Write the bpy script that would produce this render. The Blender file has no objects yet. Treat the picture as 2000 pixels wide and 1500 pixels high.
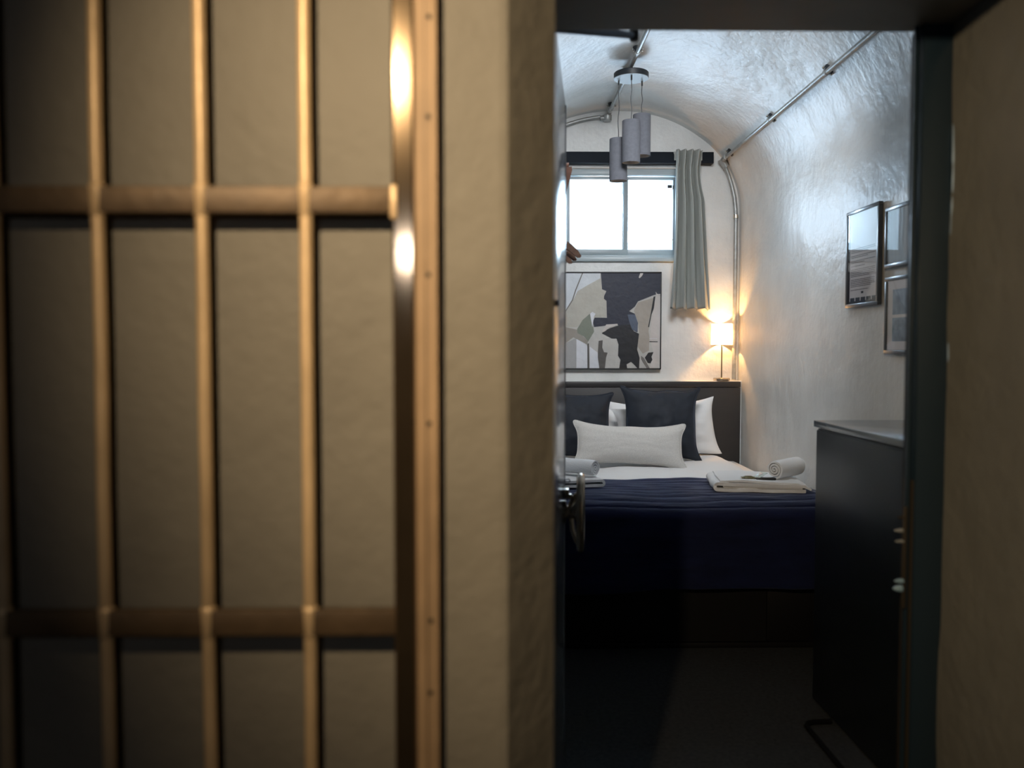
import bpy, bmesh, math, random
from mathutils import Vector, Matrix, noise
from mathutils.geometry import tessellate_polygon
random.seed(7)
SC = bpy.context.scene
COL = SC.collection
PI = math.pi
# ---------------------------------------------------------------- camera, world, lights, exposure
F = 1650.0
EYE = 1.45
cam_d = bpy.data.cameras.new('camera')
cam = bpy.data.objects.new('camera', cam_d); COL.objects.link(cam)
cam.location = (0, 0, EYE)
cam.rotation_euler = (PI/2 - math.atan(74/F), 0, -math.atan(23/F))
cam_d.sensor_width = 36; cam_d.lens = 36*F/2000
cam_d.clip_start = 0.02
cam_d.dof.use_dof = True
cam_d.dof.focus_distance = 5.2
cam_d.dof.aperture_fstop = (36*F/2000)/1000/0.0165
SC.camera = cam

SC.view_settings.view_transform = 'Standard'
SC.view_settings.look = 'None'
SC.view_settings.exposure = 0.0
SC.view_settings.gamma = 1.0
SC.view_settings.use_curve_mapping = False
SC.cycles.max_bounces = 10
SC.cycles.diffuse_bounces = 7
SC.cycles.glossy_bounces = 4
SC.cycles.transmission_bounces = 6
SC.cycles.transparent_max_bounces = 8
SC.cycles.sample_clamp_indirect = 6.0
SC.cycles.use_denoising = True
SC.cycles.caustics_reflective = False
SC.cycles.caustics_refractive = False

world = bpy.data.worlds.new('sky'); SC.world = world
world.use_nodes = True
_bg = world.node_tree.nodes['Background']
_bg.inputs[0].default_value = (0.60, 0.79, 1.0, 1)
_bg.inputs[1].default_value = 31.0

def light(name, kind, loc, energy, color, target=None, **kw):
    d = bpy.data.lights.new(name, kind); d.energy = energy; d.color = color
    for k, v in kw.items(): setattr(d, k, v)
    o = bpy.data.objects.new(name, d); COL.objects.link(o); o.location = loc
    if target is not None:
        o.rotation_euler = (Vector(target) - Vector(loc)).to_track_quat('-Z', 'Y').to_euler()
    return o
# sky light enters through the outer opening of the window shaft (portal only guides the sampling)
_p = light('window_portal', 'AREA', (0.93, 6.57, 2.44), 1.0, (1, 1, 1), (0.93, 0, 2.44), shape='RECTANGLE', size=0.70, size_y=0.44)
_p.data.cycles.is_portal = True
# warm spotlight of the corridor, and the small white lamp on the corridor wall behind the camera
SPOT = (-0.40, -0.10, 2.30)
light('corridor_spot_light', 'SPOT', SPOT, 150.0, (1.0, 0.75, 0.46), (0.29, 1.35, 1.68), spot_size=math.radians(78), spot_blend=1.0, shadow_soft_size=0.022)
light('corridor_wall_light', 'AREA', (-0.355, -0.78, 1.82), 1.6, (0.92, 0.93, 1.0), (-0.13, 1.3, 1.60), shape='RECTANGLE', size=0.09, size_y=0.10)
# added fill light for the back of the cell, unseen above the frame
light('cell_fill_light', 'AREA', (0.82, 3.45, 2.98), 20.0, (0.95, 0.97, 1.0), (0.82, 5.6, 1.75), shape='RECTANGLE', size=0.8, size_y=0.4, spread=math.radians(100))
# bulb of the table lamp
LAMP = (1.558, 5.925)
light('table_lamp_bulb', 'POINT', (LAMP[0], LAMP[1], 1.535), 15.0, (1.0, 0.52, 0.18), shadow_soft_size=0.016)

# ---------------------------------------------------------------- helpers
def lin(c):
    return tuple(((v/255)/12.92 if v/255 <= 0.04045 else ((v/255+0.055)/1.055)**2.4) for v in c) + (1,)

MATS = {}
def mat(name, rgb, rough=0.6, metal=0.0, bump=0.0, bscale=30.0, var=0.0, vscale=3.0, coat=0.0, spec=0.5, stretch=(1,1,1), sheen=0.0, fine=0.0, fscale=300.0, rgb2=None):
    m = bpy.data.materials.new(name); m.use_nodes = True
    nt = m.node_tree; N = nt.nodes; L = nt.links
    b = N['Principled BSDF']
    b.inputs['Base Color'].default_value = lin(rgb)
    b.inputs['Roughness'].default_value = rough
    b.inputs['Metallic'].default_value = metal
    b.inputs['Coat Weight'].default_value = coat
    b.inputs['Coat Roughness'].default_value = 0.15
    b.inputs['Specular IOR Level'].default_value = spec
    if sheen:
        b.inputs['Sheen Weight'].default_value = sheen
        b.inputs['Sheen Roughness'].default_value = 0.4; b.inputs['Sheen Tint'].default_value = (0.55, 0.68, 1.0, 1) if sheen > 0.2 else (1, 1, 1, 1)
    tc = N.new('ShaderNodeTexCoord'); mp = N.new('ShaderNodeMapping')
    mp.inputs['Scale'].default_value = stretch
    L.new(tc.outputs['Object'], mp.inputs['Vector'])
    if var > 0:
        n = N.new('ShaderNodeTexNoise'); n.inputs['Scale'].default_value = vscale; n.inputs['Detail'].default_value = 6
        L.new(mp.outputs[0], n.inputs['Vector'])
        cr = N.new('ShaderNodeValToRGB')
        c = lin(rgb); c2 = lin(rgb2) if rgb2 else tuple(v*(1-var) for v in c[:3]) + (1,)
        cr.color_ramp.elements[0].position = 0.3; cr.color_ramp.elements[1].position = 0.7
        cr.color_ramp.elements[0].color = c2
        cr.color_ramp.elements[1].color = tuple(min(1, v*(1+var*0.4)) for v in c[:3]) + (1,)
        L.new(n.outputs[0], cr.inputs[0]); L.new(cr.outputs[0], b.inputs['Base Color'])
    last = None
    for (st, sc, dist) in ((bump, bscale, 0.01), (fine, fscale, 0.002)):
        if st > 0:
            n = N.new('ShaderNodeTexNoise'); n.inputs['Scale'].default_value = sc; n.inputs['Detail'].default_value = 5
            L.new(mp.outputs[0], n.inputs['Vector'])
            bp = N.new('ShaderNodeBump'); bp.inputs['Strength'].default_value = st; bp.inputs['Distance'].default_value = dist
            L.new(n.outputs[0], bp.inputs['Height'])
            if last: L.new(last.outputs[0], bp.inputs['Normal'])
            last = bp
    if last: L.new(last.outputs[0], b.inputs['Normal'])
    MATS[name] = m
    return m

def plaster(name, rgb, rough, drips=True, specks=True):
    """glossy painted rough plaster: lumps, trowel marks, runs of paint, a few dark nicks"""
    m = bpy.data.materials.new(name); m.use_nodes = True
    nt = m.node_tree; N = nt.nodes; L = nt.links; b = N['Principled BSDF']
    tc = N.new('ShaderNodeTexCoord')
    def nz(scale, detail, sx=1, sy=1, sz=1, rgh=0.55):
        mp = N.new('ShaderNodeMapping'); mp.inputs['Scale'].default_value = (sx, sy, sz)
        L.new(tc.outputs['Object'], mp.inputs['Vector'])
        n = N.new('ShaderNodeTexNoise'); n.inputs['Scale'].default_value = scale; n.inputs['Detail'].default_value = detail
        n.inputs['Roughness'].default_value = rgh
        L.new(mp.outputs[0], n.inputs['Vector']); return n
    big = nz(3.2, 4); cr = N.new('ShaderNodeValToRGB')
    c = lin(rgb)
    cr.color_ramp.elements[0].position = 0.35; cr.color_ramp.elements[1].position = 0.65
    cr.color_ramp.elements[0].color = tuple(v*0.86 for v in c[:3]) + (1,); cr.color_ramp.elements[1].color = c
    L.new(big.outputs[0], cr.inputs[0])
    col = cr.outputs[0]
    if specks:
        v = nz(11, 8, 1, 1, 0.6, 0.7); r2 = N.new('ShaderNodeValToRGB')
        r2.color_ramp.elements[0].position = 0.735; r2.color_ramp.elements[1].position = 0.76
        r2.color_ramp.elements[0].color = (0, 0, 0, 1); r2.color_ramp.elements[1].color = (1, 1, 1, 1)
        L.new(v.outputs[0], r2.inputs[0])
        mx = N.new('ShaderNodeMix'); mx.data_type = 'RGBA'
        L.new(r2.outputs[0], mx.inputs['Factor']); L.new(col, mx.inputs['A'])
        mx.inputs['B'].default_value = tuple(v*0.42 for v in c[:3]) + (1,)
        col = mx.outputs['Result']
    L.new(col, b.inputs['Base Color'])
    b.inputs['Roughness'].default_value = rough
    last = None
    lay = [(nz(5, 3), 0.32, 0.03), (nz(38, 5), 0.30, 0.007), (nz(120, 3), 0.25, 0.003)]
    if drips: lay.insert(1, (nz(26, 4, 1, 1, 0.16), 0.30, 0.006))
    for n, st, d in lay:
        bp = N.new('ShaderNodeBump'); bp.inputs['Strength'].default_value = st; bp.inputs['Distance'].default_value = d
        L.new(n.outputs[0], bp.inputs['Height'])
        if last: L.new(last.outputs[0], bp.inputs['Normal'])
        last = bp
    L.new(last.outputs[0], b.inputs['Normal'])
    return m

def glass_mat(name, refl=0.10, tint=(1, 1, 1)):
    m = bpy.data.materials.new(name); m.use_nodes = True
    nt = m.node_tree; N = nt.nodes; L = nt.links
    N.remove(N['Principled BSDF'])
    t = N.new('ShaderNodeBsdfTransparent'); t.inputs[0].default_value = tint + (1,)
    g = N.new('ShaderNodeBsdfGlossy'); g.inputs['Roughness'].default_value = 0.02
    ge = N.new('ShaderNodeNewGeometry')
    d = N.new('ShaderNodeVectorMath'); d.operation = 'DOT_PRODUCT'
    L.new(ge.outputs['Normal'], d.inputs[0]); L.new(ge.outputs['Incoming'], d.inputs[1])
    def mth(op, a, b=None):
        k = N.new('ShaderNodeMath'); k.operation = op
        for i, q in enumerate((a, b)):
            if q is None: continue
            if isinstance(q, (int, float)): k.inputs[i].default_value = q
            else: L.new(q, k.inputs[i])
        return k.outputs[0]
    ab = mth('ABSOLUTE', d.outputs['Value']); iv_ = mth('SUBTRACT', 1.0, ab); pw = mth('POWER', iv_, 5.0)
    fr_ = mth('ADD', mth('MULTIPLY', pw, 0.96), 0.04)
    mx = N.new('ShaderNodeMixShader')
    L.new(fr_, mx.inputs[0]); L.new(t.outputs[0], mx.inputs[1]); L.new(g.outputs[0], mx.inputs[2])
    L.new(mx.outputs[0], N['Material Output'].inputs[0])
    return m

def finish(name, bm, m, parent=None, smooth=False, loc=None, split=False):
    if split:                      # every loose piece becomes an object of its own
        bm.verts.ensure_lookup_table(); seen = set(); last = None
        for v0 in bm.verts:
            if v0 in seen: continue
            comp = {v0}; st = [v0]
            while st:
                v = st.pop()
                for e in v.link_edges:
                    w = e.other_vert(v)
                    if w not in comp: comp.add(w); st.append(w)
            seen |= comp
            nb = bmesh.new(); mp = {v: nb.verts.new(v.co) for v in comp}
            for f in {f for v in comp for f in v.link_faces}: nb.faces.new([mp[v] for v in f.verts]).material_index = f.material_index
            last = finish(name, nb, m, parent, smooth, loc)
        bm.free(); return last
    me = bpy.data.meshes.new(name)
    bmesh.ops.recalc_face_normals(bm, faces=bm.faces)
    bm.to_mesh(me); bm.free()
    if isinstance(m, (list, tuple)):
        for k in m: me.materials.append(k)
    else: me.materials.append(m)
    if smooth:
        for p in me.polygons: p.use_smooth = True
        try: me.set_sharp_from_angle(angle=math.radians(42))
        except Exception: pass
    o = bpy.data.objects.new(name, me); COL.objects.link(o)
    if parent: o.parent = parent
    if loc: o.location = loc
    return o

def thing(name, label, cat, loc=(0, 0, 0), rz=0.0, group=None):
    o = bpy.data.objects.new(name, None); COL.objects.link(o)
    o.empty_display_size = 0.05
    o.location = loc; o.rotation_euler = (0, 0, rz)
    o['label'] = label; o['category'] = cat
    if group: o['group'] = group
    return o
def tag(o, label, cat, group=None):
    o['label'] = label; o['category'] = cat
    if group: o['group'] = group
    return o
def struct(o, label=None):
    o['kind'] = 'structure'
    if label: o['label'] = label
    return o
def struct_empty(name, label=None, loc=(0, 0, 0), rz=0):
    o = bpy.data.objects.new(name, None); COL.objects.link(o); o.location = loc; o.rotation_euler = (0, 0, rz)
    return struct(o, label)

def box(bm, x0, x1, y0, y1, z0, z1, bev=0.0, mi=0):
    r = bmesh.ops.create_cube(bm, size=1.0)
    vs = r['verts']
    for v in vs:
        v.co = Vector(((x0+x1)/2 + v.co.x*(x1-x0), (y0+y1)/2 + v.co.y*(y1-y0), (z0+z1)/2 + v.co.z*(z1-z0)))
    fs = list({f for v in vs for f in v.link_faces})
    for f in fs: f.material_index = mi
    if bev > 0:
        es = list({e for v in vs for e in v.link_edges})
        bmesh.ops.bevel(bm, geom=es, offset=bev, segments=2, affect='EDGES', profile=0.5)
    return vs
def boxo(name, x0, x1, y0, y1, z0, z1, m, parent=None, bev=0.0, **k):
    bm = bmesh.new(); box(bm, x0, x1, y0, y1, z0, z1, bev)
    return finish(name, bm, m, parent, smooth=bev > 0, **k)

def tube(bm, pts, r, seg=10, caps=True, closed=False):
    pts = [Vector(p) for p in pts]; n = len(pts); rings = []
    up = Vector((0.013, 0.021, 1)).normalized()
    prev = None
    for i, p in enumerate(pts):
        if closed: t = pts[(i+1) % n] - pts[(i-1) % n]
        elif i == 0: t = pts[1]-pts[0]
        elif i == n-1: t = pts[-1]-pts[-2]
        else: t = (pts[i+1]-p).normalized() + (p-pts[i-1]).normalized()
        t.normalize()
        if prev is None:
            a = up if abs(t.dot(up)) < 0.9 else Vector((1, 0, 0))
            u = t.cross(a).normalized()
        else:
            u = (prev - t*prev.dot(t)).normalized()
        prev = u; w = t.cross(u)
        rr = r[i] if isinstance(r, (list, tuple)) else r
        rings.append([bm.verts.new(p + (u*math.cos(2*PI*k/seg) + w*math.sin(2*PI*k/seg))*rr) for k in range(seg)])
    for i in range(n if closed else n-1):
        a, b = rings[i], rings[(i+1) % n]
        for k in range(seg):
            bm.faces.new((a[k], a[(k+1) % seg], b[(k+1) % seg], b[k]))
    if caps and not closed:
        bm.faces.new(rings[0][::-1]); bm.faces.new(rings[-1])
def lathe(bm, prof, cx=0, cy=0, seg=32, caps=True):
    rings = []
    for r, z in prof:
        rings.append([bm.verts.new((cx + r*math.cos(2*PI*k/seg), cy + r*math.sin(2*PI*k/seg), z)) for k in range(seg)])
    for a, b in zip(rings, rings[1:]):
        for k in range(seg): bm.faces.new((a[k], a[(k+1) % seg], b[(k+1) % seg], b[k]))
    if caps:
        bm.faces.new(rings[0]); bm.faces.new(rings[-1])
def prism(bm, poly, fn, a, b, mi=0):
    """extrude a 2-D polygon between a and b; fn(u, v, w) -> point"""
    A = [bm.verts.new(fn(u, v, a)) for u, v in poly]; B = [bm.verts.new(fn(u, v, b)) for u, v in poly]
    tris = tessellate_polygon([[Vector((u, v, 0)) for u, v in poly]])
    for t in tris:
        for R in (A, B):
            f = bm.faces.new([R[i] for i in t]); f.material_index = mi
    n = len(poly)
    for i in range(n):
        f = bm.faces.new((A[i], A[(i+1) % n], B[(i+1) % n], B[i])); f.material_index = mi
def grid(bm, nu, nv, fn):
    V = [[bm.verts.new(fn(i/nu, j/nv)) for j in range(nv+1)] for i in range(nu+1)]
    for i in range(nu):
        for j in range(nv):
            bm.faces.new((V[i][j], V[i+1][j], V[i+1][j+1], V[i][j+1]))
    return V
def nz(x, y, z, s=1.0, seed=0.0):
    return noise.noise(Vector((x*s+seed, y*s-seed*0.7, z*s+seed*1.3)))
def solid(o, t, off=-1, bev=0):
    md = o.modifiers.new('solid', 'SOLIDIFY'); md.thickness = t; md.offset = off
    return o
def subsurf(o, n=1):
    md = o.modifiers.new('sub', 'SUBSURF'); md.levels = n; md.render_levels = n

# ---------------------------------------------------------------- materials
M_ROOM = plaster('painted_plaster', (214, 215, 213), 0.36)
M_CORR = plaster('corridor_plaster', (128, 123, 112), 0.62, drips=False, specks=False)
M_JAMB = plaster('reveal_plaster', (110, 109, 103), 0.6, drips=False, specks=False)
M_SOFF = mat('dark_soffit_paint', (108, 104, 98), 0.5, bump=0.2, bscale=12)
M_CARPET = mat('charcoal_carpet', (46, 48, 49), 0.95, spec=0.2, bump=0.5, bscale=160, var=0.35, vscale=60)
M_STONEFL = mat('corridor_floor_stone', (60, 56, 50), 0.8, bump=0.2)
M_FRAME = mat('dark_teal_grey_gloss', (28, 43, 54), 0.33, bump=0.12, bscale=25, coat=0.3)
M_DOOR = mat('glossy_grey_door_paint', (150, 156, 162), 0.16, bump=0.18, bscale=22, coat=0.5, stretch=(1, 1, 0.5))
M_GALV = mat('galvanised_steel', (160, 163, 162), 0.38, metal=0.5, var=0.2, vscale=30)
M_CHROME = mat('worn_chrome', (190, 178, 162), 0.2, metal=0.85)
M_GATE = mat('tan_gate_paint', (232, 200, 156), 0.42, metal=0.25, var=0.25, vscale=14, bump=0.25, bscale=40, stretch=(1, 1, 0.4))
M_RAIL = mat('worn_brown_rail_paint', (104, 85, 63), 0.5, metal=0.3, var=0.3, vscale=12, bump=0.2, bscale=30)
M_STRIP = mat('worn_tan_strip_paint', (166, 138, 106), 0.6, metal=0.1, var=0.22, vscale=16, bump=0.3, bscale=30, stretch=(1, 1, 0.4))
M_GATESTEEL = mat('brushed_gate_steel', (136, 118, 96), 0.11, metal=0.9, var=0.2, vscale=8)
M_BRASS = mat('dull_brass', (48, 42, 33), 0.6, metal=0.2)
M_BLACK = mat('black_satin', (14, 14, 16), 0.55)
M_BED = mat('charcoal_bed_board', (14, 14, 17), 0.6, spec=0.25, bump=0.06, bscale=60)
M_HEAD = mat('charcoal_headboard', (48, 46, 46), 0.42, bump=0.08, bscale=12, stretch=(0.3, 1, 1), var=0.12, vscale=14)
M_CAB = mat('charcoal_cabinet', (19, 24, 28), 0.33, bump=0.05, bscale=8)
M_CABTOP = mat('cabinet_top_reflection', (104, 114, 122), 0.16, coat=0.4)  # dark gloss top, its reflection of the wall painted as a pale colour
M_LINEN = mat('white_linen', (226, 226, 226), 0.85, bump=0.12, bscale=25, fine=0.2, fscale=400, sheen=0.1)
M_BOUCLE = mat('pale_woven_fabric', (206, 203, 198), 0.95, fine=0.9, fscale=330, var=0.14, vscale=190)
M_NAVY = mat('navy_velvet', (22, 29, 40), 0.75, bump=0.1, bscale=30, sheen=0.25, var=0.3, vscale=14)
M_THROW = mat('navy_velvet_throw', (14, 22, 56), 0.85, spec=0.2, bump=0.25, bscale=45, sheen=0.5, var=0.3, vscale=16, stretch=(0.4, 1.6, 1))
M_TOWEL = mat('white_terry', (228, 230, 232), 0.95, bump=0.35, bscale=190, fine=0.5, fscale=700)
M_CURT = mat('grey_curtain_cloth', (158, 161, 156), 0.9, bump=0.08, bscale=30, fine=0.3, fscale=500)
M_SHADE = mat('grey_felt_shade', (90, 92, 99), 0.95, fine=0.4, fscale=400, var=0.12, vscale=60)
M_SHADEIN = mat('pale_shade_lining', (214, 200, 188), 0.8)
M_CORD = mat('grey_cord', (70, 70, 72), 0.8)
M_SLATE = mat('slate_metal', (26, 32, 38), 0.4)
M_ARM = mat('blue_grey_arm_paint', (150, 158, 172), 0.4)
M_MATTE = mat('matte_black', (9, 9, 10), 0.9, spec=0.1)
M_WHITEM = mat('white_enamel', (226, 232, 236), 0.3)
M_WINF = mat('window_frame_paint', (160, 172, 177), 0.35)
M_SHAFT = mat('white_shaft_paint', (225, 230, 230), 0.6)
M_PELMET = mat('dark_pelmet_paint', (22, 28, 36), 0.7, spec=0.2)
M_FRAMEP = mat('picture_frame_grey', (62, 68, 76), 0.3, coat=0.3)
M_PAPER = mat('white_paper', (214, 210, 212), 0.8)
M_INK = mat('grey_ink', (96, 92, 98), 0.8)
M_INKD = mat('dark_print', (40, 46, 54), 0.8)
M_WOOD = mat('brown_hanger_wood', (120, 92, 78), 0.45, var=0.3, vscale=20, stretch=(1, 6, 6))
M_WOODD = mat('dark_reddish_wood', (96, 62, 46), 0.5, var=0.3, vscale=20, stretch=(1, 6, 6))
M_GLASS = glass_mat('clear_glass')
M_BEAD = mat('pale_paint_bead', (140, 165, 190), 0.5, bump=0.3)
M_PURPLE = mat('dark_purple_rubber', (44, 14, 66), 0.5)
M_LAMPMET = mat('brushed_lamp_metal', (120, 112, 96), 0.25, metal=1.0)

# ---------------------------------------------------------------- setting
XL, XR, YF, YB = -0.05, 1.69, 2.10, 6.00     # cell: left, right, front and back planes
XC, VA, VB, ZS = 0.82, 0.87, 0.69, 2.41      # vault: centre, half width, rise, spring height
WX0, WX1, WZ0, WZ1 = 0.462, 1.262, 2.075, 2.70
def wob(p, a=0.006, s=2.2):
    return noise.noise(p*s)*a + noise.noise(p*s*3.1)*a*0.4

def make_floor():
    bm = bmesh.new(); box(bm, -0.4, 1.9, 1.95, 6.2, -0.05, 0.0)
    struct(finish('floor', bm, M_CARPET), 'dark charcoal carpet of the cell')
    bm = bmesh.new(); box(bm, -2.6, 2.6, -1.3, 1.95, -0.05, 0.0)
    struct(finish('floor', bm, M_STONEFL), 'dark stone floor of the corridor')
make_floor()

# right wall and vault share one profile so that they meet without a step
bm = bmesh.new()
def rw(u, v):
    y = YF + (YB-YF)*u; z = ZS*v
    p = Vector((XR, y, z)); d = wob(p)
    return (XR + d + 0.12*0, y, z)
grid(bm, 130, 80, rw)
struct(finish('wall_right', bm, M_ROOM, smooth=True), 'pale glossy plaster wall hung with picture frames')
bm = bmesh.new()
grid(bm, 110, 40, lambda u, v: (XL + wob(Vector((XL, YF+(YB-YF)*u, ZS*v))), YF+(YB-YF)*u, ZS*v))
struct(finish('wall_left', bm, M_ROOM, smooth=True), 'pale plaster wall behind the open cell door')
bm = bmesh.new()
def vault(u, v):
    y = YF + (YB-YF)*u; t = PI*v
    x = XC + VA*math.cos(t); z = ZS + VB*math.sin(t)
    p = Vector((x, y, z)); d = wob(p)
    return (x + d*math.cos(t), y, z + d*math.sin(t))
grid(bm, 130, 90, vault)
struct(finish('ceiling', bm, M_ROOM, smooth=True), 'pale barrel vaulted plaster ceiling')

# back wall with the window opening (built as blocks around it) and the ledge behind the bed
def arch_pts(n=40, out=0.05):
    return [(XC + (VA+out)*math.cos(PI*k/n), ZS + (VB+out)*math.sin(PI*k/n)) for k in range(n+1)]
bm = bmesh.new()
fnY = lambda u, v, w: (u, w, v)
a0 = arch_pts()
left = [(XL-0.05, 0), (WX0, 0), (WX0, ZS+VB+0.06)] + [p for p in a0 if p[0] < WX0]
right = [(WX1, 0), (XR+0.05, 0)] + [p for p in a0 if p[0] > WX1] + [(WX1, ZS+VB+0.0)]
box(bm, XL-0.06, WX0, YB, YB+0.12, 0, 3.2)
box(bm, WX1, XR+0.12, YB, YB+0.12, 0, 3.2)
box(bm, WX0, WX1, YB, YB+0.12, 0, WZ0)
box(bm, WX0, WX1, YB, YB+0.12, WZ1, 3.2)
struct(finish('wall_back', bm, M_ROOM), 'pale plaster end wall with the high window')
# shaft through the outer wall
bm = bmesh.new()
ox0, ox1, oz0, oz1, yo = 0.60, 1.27, 2.25, 2.63, 6.56
I = [(WX0, YB+0.12, WZ0), (WX1, YB+0.12, WZ0), (WX1, YB+0.12, WZ1), (WX0, YB+0.12, WZ1)]
O = [(ox0, yo, oz0), (ox1, yo, oz0), (ox1, yo, oz1), (ox0, yo, oz1)]
iv = [bm.verts.new(p) for p in I]; ov = [bm.verts.new(p) for p in O]
for k in range(4): bm.faces.new((iv[k], iv[(k+1) % 4], ov[(k+1) % 4], ov[k]))
s = finish('window_shaft', bm, M_SHAFT); struct(s, 'white sloping window shaft through the outer wall'); s.name = 'trim_1'
bm = bmesh.new()   # outer wall face around the opening
box(bm, -0.6, ox0, yo, yo+0.06, 1.2, 3.4); box(bm, ox1, 2.3, yo, yo+0.06, 1.2, 3.4)
box(bm, ox0, ox1, yo, yo+0.06, 1.2, oz0); box(bm, ox0, ox1, yo, yo+0.06, oz1, 3.4)
struct(finish('wall_outer', bm, M_SHAFT), 'outer wall face around the window shaft')
boxo('trim_2', XL, XR, 5.885, YB+0.005, 0, 1.207, M_ROOM, bev=0.004)
struct(bpy.data.objects['trim_2'], 'pale plaster ledge behind the headboard')

# window
win = struct_empty('window_1', 'pale two pane sliding window set high in the end wall', (0, 0, 0))
def wpart(name, *a, m=M_WINF, bev=0.003, parent=win): return boxo(name, *a, m, parent, bev)
wy0, wy1 = 6.03, 6.075
wpart('frame_rail', WX0, WX1, wy0-0.02, wy1, 2.655, WZ1)
wpart('frame_rail', WX0, WX1, wy0-0.02, wy1, WZ0, 2.095)
wpart('frame_stile', WX0, WX0+0.018, wy0-0.02, wy1, 2.095, 2.655)
wpart('frame_stile', WX1-0.018, WX1, wy0-0.02, wy1, 2.095, 2.655)
def sash(x0, x1, y0, y1, ml, mr, nm='sash'):
    bm = bmesh.new()
    z0, z1 = 2.098, 2.652; w = 0.022
    box(bm, x0, x1, y0, y1, z0, z0+0.04, 0.002); box(bm, x0, x1, y0, y1, z1-0.022, z1, 0.002)
    box(bm, x0, x0+ml, y0, y1, z0+0.04, z1-0.022, 0.002); box(bm, x1-mr, x1, y0, y1, z0+0.04, z1-0.022, 0.002)
    s = finish(nm, bm, M_WINF, win, smooth=True)
    boxo('pane', x0+ml*0.9, x1-mr*0.9, (y0+y1)/2-0.002, (y0+y1)/2+0.002, z0+0.038, z1-0.02, M_GLASS, s)
    return s
sash(WX0+0.018, 0.908, 6.034, 6.05, 0.014, 0.032)
sash(0.872, WX1-0.018, 6.053, 6.069, 0.038, 0.014)
bm = bmesh.new(); box(bm, 1.19, 1.222, 6.04, 6.052, 2.572, 2.594, 0.002); box(bm, 1.226, 1.232, 6.04, 6.052, 2.565, 2.59, 0.001)
finish('latch', bm, M_BLACK, win, split=True)
bm = bmesh.new(); lathe(bm, [(0.001, -0.008), (0.005, -0.006), (0.005, 0.004)], seg=12)
o = finish('knob', bm, M_CHROME, win); o.location = (1.228, 6.045, 2.21)
wpart('window_sill', WX0-0.01, WX1+0.03, 5.972, 6.012, 2.047, 2.078)
bm = bmesh.new()   # lumpy painted upper edge of the opening
tube(bm, [(WX0-0.01+0.82*k/24, 5.997, 2.705+nz(k*0.37, 0, 3)*0.008) for k in range(25)], 0.006, 6)
finish('filler_bead', bm, M_ROOM, win, True)

# thick front wall with the cell doorway
bm = bmesh.new()
poly = [(-2.6, 1.35), (0.0, 1.35), (0.012, 1.352), (0.0945, 1.475), (0.0965, 1.50), (0.0965, 2.10), (-2.6, 2.10)]
prism(bm, poly, lambda u, v, w: (u, v, w), 0.0, 3.4)
struct(finish('wall_front', bm, M_CORR), 'olive beige painted corridor wall behind the barred gate')
bm = bmesh.new()
def rj(u, v):
    y = 1.35+(2.06-1.35)*u; z = 3.3*v
    return (1.088 + wob(Vector((0, y, z)), 0.006, 2.6), y, z)
V = grid(bm, 24, 90, rj)
struct(finish('wall_reveal', bm, M_JAMB, smooth=True), 'brown painted side of the thick doorway wall at the right')
bm = bmesh.new(); box(bm, 1.10, 2.6, 1.35, 2.10, 0, 3.4)
struct(finish('wall_front', bm, M_CORR), 'corridor wall to the right of the doorway')
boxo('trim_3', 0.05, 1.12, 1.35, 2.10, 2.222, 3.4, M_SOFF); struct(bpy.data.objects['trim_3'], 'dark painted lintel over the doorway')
# steel door frame post at the right of the opening
fr = struct_empty('trim_4', 'dark teal grey steel door frame at the right of the opening')
boxo('frame_post', 1.018, 1.092, 2.045, 2.11, 0, 2.222, M_FRAME, fr, 0.003)
boxo('door_stop', 1.003, 1.0125, 2.06, 2.068, 0, 2.222, M_FRAME, fr, 0.0015)
boxo('angle_strip', 1.0125, 1.018, 2.052, 2.10, 0, 1.12, M_BRASS, fr)
boxo('groove_back', 1.0125, 1.018, 2.075, 2.10, 1.12, 2.21, M_BLACK, fr)
bm = bmesh.new()
zz = 0.0; random.seed(4)
pts = []; rad = []
k = 0
while zz < 2.2:
    pts.append((1.0915, 2.040, zz)); 
    base = 0.0032 if zz > 1.38 else 0.0012
    rad.append(max(0.0006, base*(0.35+random.random()*1.1))); zz += 0.012+random.random()*0.02; k += 1
tube(bm, pts, rad, 6)
finish('paint_bead', bm, M_BEAD, fr, True)
# lock keep with studs on the stop
sk = boxo('strike_plate', 0.994, 1.004, 2.052, 2.062, 0.80, 1.055, M_BRASS, fr, 0.002)
M_STUD = mat('pale_blue_stud_paint', (120, 148, 166), 0.4)
def stud(x, z, r, m):
    bm = bmesh.new(); lathe(bm, [(0.0008, -0.018), (r*0.6, -0.012), (r, -0.002), (r, 0.004)], seg=14)
    o = finish('stud', bm, m, sk, True); o.rotation_euler = (0, PI/2, 0); o.location = (x, 2.055, z)
stud(0.990, 0.850, 0.009, M_STUD); stud(0.993, 0.869, 0.006, M_STUD)
stud(0.990, 0.995, 0.005, M_GALV); stud(0.993, 0.968, 0.004, M_GALV); stud(0.996, 1.028, 0.004, M_BRASS)
# left side of the opening and the inner face towards the cell
boxo('wall_inner', -0.08, 0.05, 2.05, 2.10, 0, 3.4, M_ROOM); struct(bpy.data.objects['wall_inner'], 'inner face of the doorway wall, left')
boxo('wall_inner', 1.10, 1.78, 2.095, 2.115, 0, 3.4, M_ROOM).__setitem__('kind', 'structure')
boxo('wall_inner', -0.08, 1.78, 2.095, 2.115, 2.25, 3.4, M_ROOM).__setitem__('kind', 'structure')
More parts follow.
